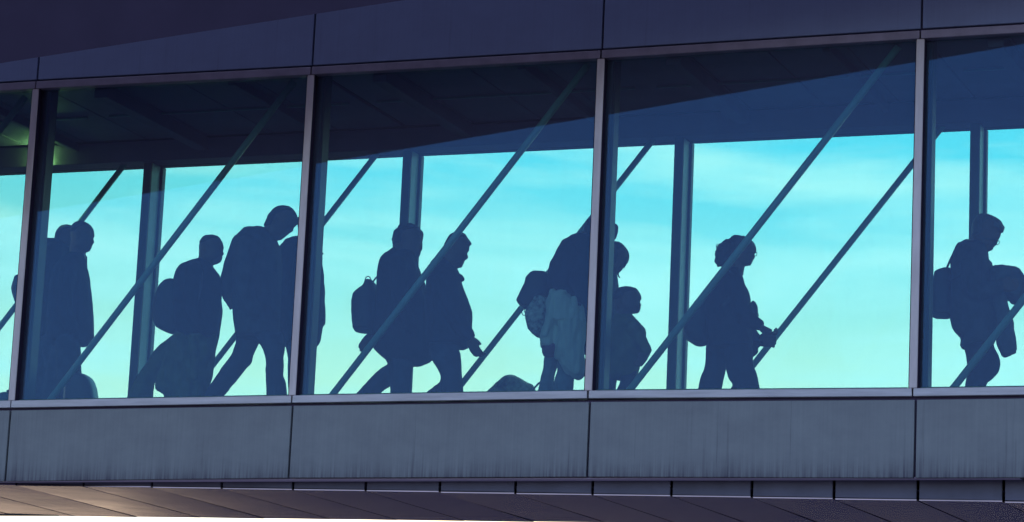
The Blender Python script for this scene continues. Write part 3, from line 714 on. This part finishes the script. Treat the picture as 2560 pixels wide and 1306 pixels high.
# --- F: curly bearded man with the square backpack
k3 = 2.5125; pF = Plane((780, 500), k3, (560, 600), 1.18)
person(pF, [(151, 578, 622), (154, 562, 640), (162, 548, 654), (172, 544, 666), (186, 541, 680), (196, 526, 690), (206, 518, 696), (222, 514, 697), (240, 512, 694), (262, 511, 690), (285, 510, 690), (296, 510, 691), (308, 512, 689), (316, 515, 686), (323, 518, 678), (332, 522, 680), (342, 528, 675), (350, 532, 673), (362, 540, 666), (375, 555, 655)],
       [(300, 512, 640), (350, 505, 650), (400, 495, 660)],
       [(300, 515, 560, .05), (308, 500, 600, .07), (325, 479, 645, .10), (345, 460, 658), (362, 447, 662), (385, 435, 664), (420, 428, 668), (470, 417, 690), (560, 413, 715), (700, 405, 750), (800, 388, 765), (850, 380, 770), (905, 380, 770), (940, 394, 765), (970, 422, 760), (990, 448, 752), (1003, 468, 742), (1020, 474, 700), (1034, 480, 660)],
       [dict(rows=[(980, 470, 620), (1040, 478, 590), (1055, 450, 570), (1075, 425, 550), (1095, 398, 540), (1110, 383, 528), (1140, 355, 510), (1165, 332, 490), (1180, 316, 468), (1200, 297, 446), (1220, 276, 424)], off=.08, fx=-.28, lift=.05),
        dict(rows=[(980, 490, 640), (1035, 490, 632), (1100, 490, 628), (1165, 490, 624), (1220, 489, 621)], off=-.08, fx=.03)],
       'bearded curly-haired person in a knee-length coat with a small square backpack', F_BLACK, F_DENIM, hair=True, hairf=.62, curly=.005, topname='coat',
       arms=[dict(p=[(520, 380), (480, 640), (395, 835)], off=.19, hand=(330, 905), side=(1, 0, -.3), curl=.4), dict(p=[(540, 390), (560, 620), (640, 820)], off=-.18)], hairx=.5)
bp = item('backpack', 'small square dark backpack with a loop handle, worn by the curly-haired person', 'backpack', pF,
     [dict(rows=[(506, 358, 382), (520, 350, 390), (540, 342, 396), (555, 332, 402), (565, 312, 406), (578, 292, 409), (592, 276, 411), (605, 266, 411), (620, 265, 412), (645, 257, 412), (700, 256, 410), (760, 260, 406), (800, 264, 402), (829, 269, 396)], b=.14, ex=3.0, rb=.012)], F_NYL, .0065, .002)
ring_tube('handle', pF, (352, 516), 20, .0035, 0, F_NYL, bp, 35)
strap('strap', pF, [(384, 514), (400, 492), (424, 464), (470, 350), (540, 420)], .006, [0, -.03, -.06, -.12, -.17], LTAN, bp)
# --- G: man with the fringe, hand swinging forward
pG = Plane((780, 500), k3, (860, 600), .62)
person(pG, [(206, 905, 930), (210, 890, 945), (216, 878, 955), (224, 868, 964), (235, 861, 972), (250, 853, 984), (262, 848, 992), (272, 845, 999), (278, 843, 1001), (283, 841, 992), (290, 838, 985), (300, 836, 984), (315, 834, 984), (322, 832, 980), (330, 829, 973), (338, 827, 971), (350, 826, 975), (358, 825, 977), (366, 824, 974), (373, 824, 966), (378, 824, 957), (386, 825, 952), (393, 826, 951), (400, 828, 948), (408, 832, 943), (418, 840, 940), (425, 852, 934), (429, 870, 920)],
       [(390, 826, 912), (428, 824, 910), (475, 822, 918)],
       [(350, 790, 806, .03), (358, 784, 824, .05), (372, 768, 850, .07), (392, 752, 890, .09), (428, 742, 908), (450, 735, 920), (464, 732, 919), (480, 730, 924), (510, 728, 930), (545, 724, 946), (575, 722, 962), (610, 720, 975), (650, 720, 986), (700, 720, 1000), (780, 722, 1003), (840, 724, 1003), (880, 724, 985), (927, 728, 975)],
       [dict(rows=[(880, 745, 922), (930, 745, 922), (960, 746, 933), (998, 748, 938), (1020, 764, 939), (1045, 780, 939), (1075, 798, 941), (1100, 812, 944), (1130, 815, 946), (1160, 815, 948), (1210, 818, 949)], off=-.08, fx=.05),
        dict(rows=[(960, 790, 930), (1100, 815, 930), (1145, 812, 910), (1162, 798, 895), (1174, 775, 880), (1190, 758, 870), (1215, 725, 850)], off=.09, fx=-.25, lift=.1)],
       'person with a short fringe and open collar, hand swinging forward, left of the rear diagonal', F_NAVY, F_DENIM, hair=True, hairf=.45, topname='coat', tb=.21,
       flap=[([(468, 900, 918), (474, 900, 938), (482, 905, 946), (492, 910, 956), (502, 925, 957), (511, 935, 952)], .05, 0), ([(436, 880, 912), (450, 880, 922), (464, 880, 920)], .06, 0)],
       arms=[dict(p=[(850, 500), (900, 720), (985, 855)], off=-.20, r=(.075, .062, .045), hand=(1012, 915), curl=.5, side=(1, -.3, .2)), dict(p=[(850, 500), (860, 700), (900, 860)], off=.18)], hairx=.4)
# --- H: woman behind the third mullion with coats over her arm
k4 = 2.512; pH = Plane((1200, 500), k4, (600, 600), .95)
person(pH, [(104, 722, 775), (110, 702, 795), (122, 685, 815), (140, 669, 832), (155, 662, 858), (168, 656, 866), (185, 653, 864), (205, 653, 862), (225, 656, 856), (242, 660, 850), (258, 668, 832), (275, 680, 822), (290, 700, 805)],
       [(240, 672, 760), (290, 660, 770), (330, 650, 780)],
       [(203, 632, 662, .04), (210, 612, 700, .06), (222, 586, 735, .08), (238, 558, 765, .11), (250, 536, 780), (268, 514, 795), (290, 500, 805), (335, 480, 812), (370, 464, 815), (410, 440, 816), (450, 428, 816), (520, 425, 815), (600, 425, 815), (700, 430, 812), (800, 440, 805), (900, 448, 800), (960, 455, 800)],
       [dict(rows=[(900, 420, 560), (985, 406, 520), (1010, 404, 495), (1040, 401, 487), (1075, 394, 474), (1105, 385, 468), (1150, 374, 465), (1205, 366, 462)], off=.06, fx=-.12, b=.075),
        dict(rows=[(900, 450, 610), (985, 478, 604), (1040, 490, 598), (1080, 484, 594), (1110, 474, 590), (1150, 460, 586), (1205, 455, 586)], off=-.08, fx=.0, b=.08)],
       'stooping person with loose hair behind the third mullion, coats draped over the arm', F_BLACK, F_JEAN, hair=True, hairf=.95, topname='coat',
       arms=[dict(p=[(560, 320), (500, 520), (600, 660)], off=-.19), dict(p=[(600, 320), (600, 520), (700, 640)], off=.19)], hairx=.72, curly=.003)
item('shoulder_bag', 'black shoulder bag behind the back of the stooping person by the third mullion', 'bag', pH,
     [dict(rows=[(450, 355, 400), (456, 335, 420), (465, 318, 432), (482, 302, 440), (500, 289, 446), (525, 284, 448), (543, 276, 448), (575, 260, 440), (605, 243, 425), (630, 230, 405), (640, 229, 385), (655, 244, 352), (670, 264, 325), (685, 284, 305)], b=.11, off=.05, rb=.01)], F_NYL, .0065, .004)
pb = item('handbag', 'pale patterned bag hanging below the black shoulder bag', 'bag', pH,
     [dict(rows=[(602, 372, 402), (612, 352, 415), (630, 336, 425), (655, 318, 428), (685, 298, 425), (705, 288, 420), (725, 285, 416), (760, 289, 412), (790, 297, 408), (812, 304, 400), (826, 314, 392), (838, 326, 384), (848, 342, 380), (862, 355, 377)], b=.10, off=-.10, rb=.012)], F_PAT, .0065, .003)
ring_tube('handle', pH, (280, 706), 17, .0028, -.10, LTAN, pb, 20)
ring_tube('handle', pH, (292, 698), 13, .0028, -.13, LTAN, pb, 15)
cp = item('coat', 'pale crumpled coat draped over the arm of the stooping person left of the third mullion', 'coat', pH,
     [dict(rows=[(566, 478, 506), (580, 450, 530), (600, 436, 555), (630, 428, 590), (655, 424, 615), (680, 424, 640), (720, 425, 664), (765, 424, 664), (785, 440, 664)], b=.10, off=-.20),
      dict(rows=[(690, 424, 520), (740, 418, 510), (780, 406, 502), (830, 388, 494), (870, 379, 488), (900, 386, 483), (925, 390, 480)], b=.055, off=-.19)], F_PALE, .007, .026, 15, st=.28)
M = Mesh()
for pts_, r_ in (([(505, 600), (522, 760), (548, 900), (560, 1040)], .030), ([(592, 620), (604, 770), (622, 900), (618, 1030)], .026), ([(468, 600), (440, 740), (408, 850)], .034), ([(548, 640), (560, 760), (584, 880)], .020)):
    chain(M, [pH.pt(x, y, -.26) for x, y in pts_], [r_ * (.8 + .25 * math.sin(q_ * 2)) for q_ in range(len(pts_))], 12)
fuse('sleeve', M, F_PALE, cp, .007, .008, 14, 1, 77, .4)
item('cuff', None, None, pH, [dict(rows=[(898, 386, 484), (920, 388, 484), (945, 389, 482), (965, 392, 478), (978, 398, 472), (988, 405, 462)], b=.05, off=-.19)], F_MAR, .007, .005, 12, parent=cp)
item('coat', 'longer cream coat hanging against the third mullion from the same arm', 'coat', pH,
     [dict(rows=[(740, 500, 662), (780, 494, 662), (850, 484, 660), (920, 478, 658), (985, 470, 656), (1000, 500, 655), (1040, 520, 655), (1070, 545, 655), (1086, 560, 652), (1098, 570, 640), (1108, 585, 620), (1114, 590, 608)], b=.07, off=-.22, rb=.01)], F_PALE2, .007, .028, 15, st=.25)
# suitcase with a mottled holdall on top, behind them
pT = Plane((1200, 500), k4, (200, 1180), 1.25)
tr_ = empty('suitcase', pT.W(0, 0, pT.fz), 'upright suitcase below the mottled holdall between the third bay diagonals', 'suitcase')
zsh = pT.uz(200, 1206)[1]
def shell_rows():
    u0, _ = pT.uz(70, 1206); u1, _ = pT.uz(325, 1206)
    return u0, u1
u0, u1 = shell_rows()
Ms = Mesh(); prev = None
for z in (pT.fz + .05, pT.fz + .07, zsh - .075, zsh - .06):
    g_ = .02 if z in (pT.fz + .05, zsh - .06) else 0
    pts = []
    for k in range(28):
        th = 2 * PI * k / 28; cx, sx = math.cos(th), math.sin(th)
        pts.append(pT.W((u0 + u1) / 2 + ((u1 - u0) / 2 - g_) * abs(cx) ** .5 * (1 if cx > 0 else -1), (.12 - g_) * abs(sx) ** .5 * (1 if sx > 0 else -1), z))
    i = Ms.ring(prev, pts)
    if prev is None: Ms.cap(i, 28, True)
    prev = i
Ms.cap(prev, 28)
keep(link('shell', mesh('shell', Ms.v, Ms.f), HARD, None, True), tr_)
wheels(pT, [u0 + .04, u1 - .04], [-.08, .08], tr_)
hd = item('holdall', 'mottled domed holdall just showing above the sill left of the third mullion', 'bag', pT,
     [dict(rows=[(1105, 185, 212), (1108, 170, 226), (1114, 158, 240), (1124, 144, 262), (1136, 130, 282), (1146, 118, 300), (1156, 106, 324), (1163, 98, 336), (1175, 84, 342), (1190, 66, 348), (1206, 48, 352)], b=.12, extra=to_z(zsh - .055, .96))], F_CAMO, .0065, .005, 16)
strap('strap', pT, [(318, 1205), (345, 1178), (370, 1152), (392, 1140)], .007, [-.06, -.04, 0, .02], LTAN, hd)
# --- I: girl with the long fringe, J: the child in front
pI = Plane((1200, 500), k4, (860, 600), 1.20)
def wisp(Hm):
    for (pp, rr) in (([(868, 455), (872, 478), (884, 494)], .005), ([(862, 455), (868, 480), (872, 492)], .004), ([(905, 400), (908, 418), (900, 440)], .006), ([(915, 390), (914, 412), (906, 428)], .004)):
        chain(Hm, [pI.pt(x, y, -.02) for x, y in pp], [rr, rr * .9, rr * .6], 8)
person(pI, [(264, 838, 860), (268, 822, 874), (276, 804, 888), (290, 788, 905), (308, 778, 920), (330, 772, 931), (350, 770, 935), (372, 772, 932), (392, 776, 925), (405, 780, 915), (418, 786, 903), (432, 792, 893), (445, 800, 882), (460, 806, 868)],
       [(430, 800, 868), (470, 795, 864), (520, 785, 864)],
       [(465, 790, 858, .06), (480, 780, 862, .08), (500, 772, 864), (530, 764, 868), (558, 762, 870), (620, 760, 872), (720, 758, 874), (850, 758, 872), (950, 762, 868)],
       [dict(rows=[(900, 765, 850), (1195, 770, 840)], off=-.07, b=.065), dict(rows=[(900, 780, 860), (1195, 800, 845)], off=.07, b=.065, fx=.05)],
       'bowed person with a long hanging fringe between the third column and the child', F_GREY, F_DENIM, hair=True, hairf=.93, hairx=.9, tb=.16, extra_head=wisp,
       arms=[dict(p=[(815, 530), (805, 700), (830, 830)], off=-.14, r=(.05, .042, .035)), dict(p=[(815, 530), (805, 700), (830, 830)], off=.14, r=(.05, .042, .035))])
pJ = Plane((1200, 500), k4, (920, 800), .60)
person(pJ, [(549, 905, 950), (552, 888, 965), (558, 870, 978), (568, 856, 989), (580, 848, 998), (595, 842, 1006), (610, 840, 1010), (622, 839, 1010), (630, 840, 1003), (640, 842, 1000), (648, 844, 1003), (655, 845, 1010), (661, 847, 1009), (667, 848, 1003), (674, 850, 1006), (682, 852, 1005), (690, 856, 1001), (698, 860, 999), (706, 868, 994), (714, 885, 982)],
       [(690, 862, 948), (725, 860, 950), (760, 855, 955)],
       [(708, 866, 946, .05), (718, 856, 952, .06), (735, 842, 966), (752, 832, 985), (772, 825, 1005), (790, 820, 1022), (805, 816, 1034), (830, 812, 1042), (858, 808, 1040), (900, 806, 1036), (950, 806, 1032), (1000, 808, 1016), (1050, 812, 1000), (1100, 815, 985), (1128, 818, 972)],
       [dict(rows=[(1060, 815, 900), (1128, 820, 858), (1150, 820, 852), (1195, 822, 850)], off=.06, b=.06, fx=-.02), dict(rows=[(1060, 850, 985), (1128, 884, 975), (1160, 876, 972), (1185, 862, 970), (1198, 855, 970)], off=-.05, b=.065, fx=.04)],
       'small child with a bowl haircut in a padded jacket, looking ahead beside the third column', F_OLIVE, F_DENIM, hair=True, hairf=.50, tb=.15, hb=.072, fold=.006,
       arms=[dict(p=[(960, 800), (1010, 890), (1052, 950)], off=-.12, r=(.05, .045, .033), hand=(1030, 985), s=.75, side=(0, 0, 1)), dict(p=[(950, 800), (960, 920), (985, 1010)], off=.12, r=(.05, .045, .033))], hairx=.55)
# --- K: woman with curly tied hair, glasses, handbag
k5 = 2.84; pK = Plane((1660, 540), k5, (480, 600), .80)
def bun(Hm):
    loft_rows(Hm, pK, [(172, 440, 505), (186, 418, 505), (200, 402, 505), (215, 393, 500), (232, 385, 500), (250, 374, 500), (268, 369, 495), (285, 363, 490), (305, 362, 485), (325, 364, 478), (342, 372, 470), (355, 384, 440)], .078, rt=.04, rb=.03)
body = person(pK, [(145, 522, 552), (149, 505, 575), (156, 490, 595), (168, 476, 612), (182, 466, 628), (198, 460, 640), (215, 458, 647), (232, 458, 651), (250, 458, 651), (262, 458, 645), (272, 459, 638), (280, 460, 639), (288, 461, 642), (295, 462, 641), (303, 464, 634), (312, 466, 630), (322, 470, 625), (334, 476, 618), (345, 484, 614), (354, 500, 606)],
       [(325, 480, 580), (375, 470, 572), (420, 455, 565)],
       [(362, 460, 520, .05), (372, 448, 560, .07), (385, 420, 562, .10), (400, 402, 556), (415, 392, 557), (440, 370, 566), (490, 332, 579), (530, 302, 600), (555, 288, 607), (580, 277, 613), (605, 268, 613), (630, 263, 608), (700, 264, 612), (780, 288, 618), (850, 300, 625), (915, 302, 628), (960, 302, 625)],
       [dict(rows=[(900, 302, 470), (960, 300, 465), (1000, 298, 460), (1050, 295, 448), (1080, 289, 442), (1100, 282, 438), (1130, 271, 430), (1160, 261, 422), (1200, 250, 412), (1235, 243, 405)], off=.09, fx=-.16, lift=.02),
        dict(rows=[(900, 420, 628), (960, 425, 630), (1020, 430, 632), (1075, 436, 640), (1098, 441, 652), (1120, 450, 658), (1150, 460, 665), (1175, 474, 669), (1195, 487, 673), (1210, 483, 676), (1235, 466, 681)], off=-.08, fx=.12)],
       'person with curly tied-back hair and glasses carrying a large soft bag and folded umbrella', F_BLACK, F_NAVY, hair=True, hairf=.55, hairx=.62, extra_head=bun, tb=.19, curly=.009,
       arms=[dict(p=[(500, 470), (560, 690), (672, 775)], off=-.19, r=(.065, .055, .042), hand=(712, 812), curl=1.15, side=(0, -1, .6)),
             dict(p=[(500, 470), (560, 720), (650, 885)], off=.17, r=(.06, .052, .042), hand=(688, 886), curl=1.0, side=(.3, 0, 1))])
Ms = Mesh()
for q in range(34):
    a_ = random.uniform(1.5, 4.1); r0 = random.uniform(36, 50); cx, cy = 425, 275
    x0, y0 = cx + r0 * math.cos(a_), cy - r0 * 1.45 * math.sin(a_)
    x1, y1 = x0 + random.uniform(-26, -6), y0 + random.uniform(-14, 10); x2, y2 = x1 + random.uniform(-8, 12), y1 + random.uniform(-18, 14)
    o_ = random.uniform(-.05, .05)
    chain(Ms, [pK.pt(x0 + 10, y0, o_), pK.pt(x0, y0, o_), pK.pt(x1, y1, o_), pK.pt(x2, y2, o_)], [.0045, .0036, .0026, .0018], 6)
link('hair_strands', mesh('hair_strands', Ms.v, Ms.f), HAIRD, body, True)
g1 = ring_tube('glasses', pK, (648, 270), 12, .0022, -.035, GLS, body, 15)
M = Mesh(); chain(M, [pK.pt(655, 262, -.05), pK.pt(600, 258, -.072), pK.pt(545, 262, -.080)], [.002] * 3, 6)
link('glasses_arm', mesh('glasses_arm', M.v, M.f), GLS, body, True)
lb = item('handbag', 'large soft dark bag slung behind the person with curly tied-back hair', 'bag', pK,
     [dict(rows=[(610, 270, 330), (640, 228, 335), (680, 190, 335), (720, 160, 330), (750, 140, 325), (790, 133, 322), (830, 134, 318), (860, 145, 314), (880, 162, 310), (892, 182, 307), (903, 202, 304), (912, 222, 302), (916, 240, 298)], b=.13, rb=.02)], F_NYL, .008, .007)
strap('strap', pK, [(230, 660), (330, 520), (430, 392), (500, 460), (440, 620), (300, 680)], .009, [-.05, -.10, -.12, -.18, -.19, -.12], LTAN, lb)
item('umbrella', 'folded umbrella held upright against the chest of the person with curly tied-back hair', 'umbrella', pK,
     [dict(rows=[(600, 626, 634), (604, 624, 640), (612, 624, 645), (618, 608, 650), (626, 606, 656), (635, 604, 662), (650, 604, 666), (690, 606, 667), (735, 610, 668), (752, 616, 676), (768, 625, 682)], b=.035, off=-.14, rt=.012)], F_NYL, .006, .004, 22)
item('scarf', 'dark scarf dangling from the lower hand of the person with curly tied-back hair', 'scarf', pK,
     [dict(rows=[(890, 618, 700), (905, 615, 705), (918, 615, 690), (930, 616, 668), (948, 618, 665), (965, 618, 668), (978, 616, 655), (988, 614, 642), (1000, 612, 630), (1015, 610, 624), (1035, 612, 620)], b=.03, off=.12, rb=.01)], F_BLACK, .006, .006, 22)
# --- L: woman at the right with shoulder bag and coat over her arms
k6 = 2.5125; pL = Plane((2240, 480), k6, (500, 600), .85)
def tuft(Hm):
    loft_rows(Hm, pL, [(158, 560, 625), (166, 556, 640), (180, 550, 656), (198, 550, 668), (214, 560, 678), (226, 590, 683), (238, 630, 681), (248, 650, 674), (256, 655, 668)], .06, rt=.03, rb=.01)
body = person(pL, [(140, 540, 568), (144, 526, 582), (152, 512, 600), (164, 500, 622), (182, 490, 640), (202, 484, 648), (222, 480, 653), (240, 478, 656), (258, 477, 656), (270, 476, 654), (282, 475, 650), (294, 475, 643), (305, 475, 638), (315, 475, 634), (325, 476, 631), (333, 477, 626), (341, 479, 614), (349, 482, 608), (357, 488, 606), (365, 496, 600), (373, 508, 586)],
       [(330, 480, 575), (372, 474, 578), (430, 465, 582)],
       [(300, 445, 480, .05), (308, 428, 520, .07), (322, 404, 555, .09), (340, 384, 574), (356, 370, 576), (375, 361, 578), (405, 354, 579), (430, 350, 582), (448, 347, 600), (480, 343, 614), (560, 341, 630), (650, 338, 640), (750, 337, 650), (800, 337, 655), (850, 347, 650), (878, 364, 640), (900, 385, 632), (918, 402, 625), (945, 406, 618), (965, 401, 600), (975, 400, 560), (986, 425, 500)],
       [dict(rows=[(860, 390, 620), (930, 408, 612), (960, 420, 616), (985, 432, 624), (1020, 440, 640), (1050, 444, 650), (1080, 447, 656), (1115, 450, 655), (1132, 452, 648), (1146, 450, 636), (1160, 447, 616), (1172, 444, 600), (1185, 442, 582), (1195, 440, 569), (1222, 436, 568)], off=-.06, fx=-.06, lift=.12, b=.095),
        dict(rows=[(860, 400, 600), (1000, 440, 600), (1120, 450, 585), (1222, 440, 560)], off=.09, fx=.10)],
       'person with short tufted hair and glasses, coat over both arms, at the far right', F_CHAR, F_NAVY, hair=True, hairf=.6, hair_mat=HAIRG, extra_head=tuft, hairx=.5, tb=.20,
       arms=[dict(p=[(470, 420), (490, 620), (640, 600)], off=-.19, r=(.066, .055, .045), hand=(700, 590), curl=.5, side=(0, 0, 1)), dict(p=[(470, 420), (520, 620), (660, 590)], off=.18, r=(.062, .052, .042), hand=(720, 585), curl=.5, side=(0, 0, 1))])
ring_tube('glasses', pL, (634, 318), 15, .0023, -.033, GLS, body, 13)
M = Mesh(); chain(M, [pL.pt(640, 306, -.05), pL.pt(590, 296, -.074), pL.pt(540, 292, -.082)], [.002] * 3, 6)
link('glasses_arm', mesh('glasses_arm', M.v, M.f), GLS, body, True)
tb_ = item('tote_bag', 'dark structured shoulder bag behind the person at the far right', 'bag', pL,
     [dict(rows=[(484, 318, 345), (492, 292, 350), (500, 262, 352), (508, 240, 352), (530, 236, 352), (570, 226, 352), (605, 219, 352), (640, 216, 350), (700, 215, 348), (765, 215, 346), (778, 222, 345), (784, 250, 344), (790, 300, 343)], b=.12, ex=3.2, rb=.01, rt=.02)], F_NYL, .0065, .003)
strap('strap', pL, [(312, 495), (332, 450), (356, 398), (400, 322), (450, 400), (400, 520), (320, 560)], .0075, [-.03, -.06, -.09, -.12, -.18, -.18, -.10], LTAN, tb_)
item('coat', 'dark coat draped over the forearms of the person at the far right', 'coat', pL,
     [dict(rows=[(474, 632, 662), (480, 618, 680), (488, 604, 705), (496, 595, 770), (504, 590, 780), (514, 588, 788), (526, 588, 800), (545, 590, 815), (580, 600, 830), (620, 612, 832), (640, 640, 828), (655, 660, 815), (668, 712, 800), (680, 722, 780), (692, 745, 765)], b=.15, off=-.02, rb=.01, rt=.010, ex=3.2),
      dict(rows=[(560, 590, 700), (640, 592, 690), (700, 596, 694), (735, 604, 710), (770, 614, 720), (810, 622, 730), (860, 628, 737), (900, 630, 742), (940, 634, 748), (975, 645, 755), (992, 652, 758), (1006, 658, 756), (1018, 662, 720), (1028, 670, 696), (1035, 678, 686)], b=.09, off=-.08, rb=.008)], F_GREY, .007, .014, 12, st=.4)
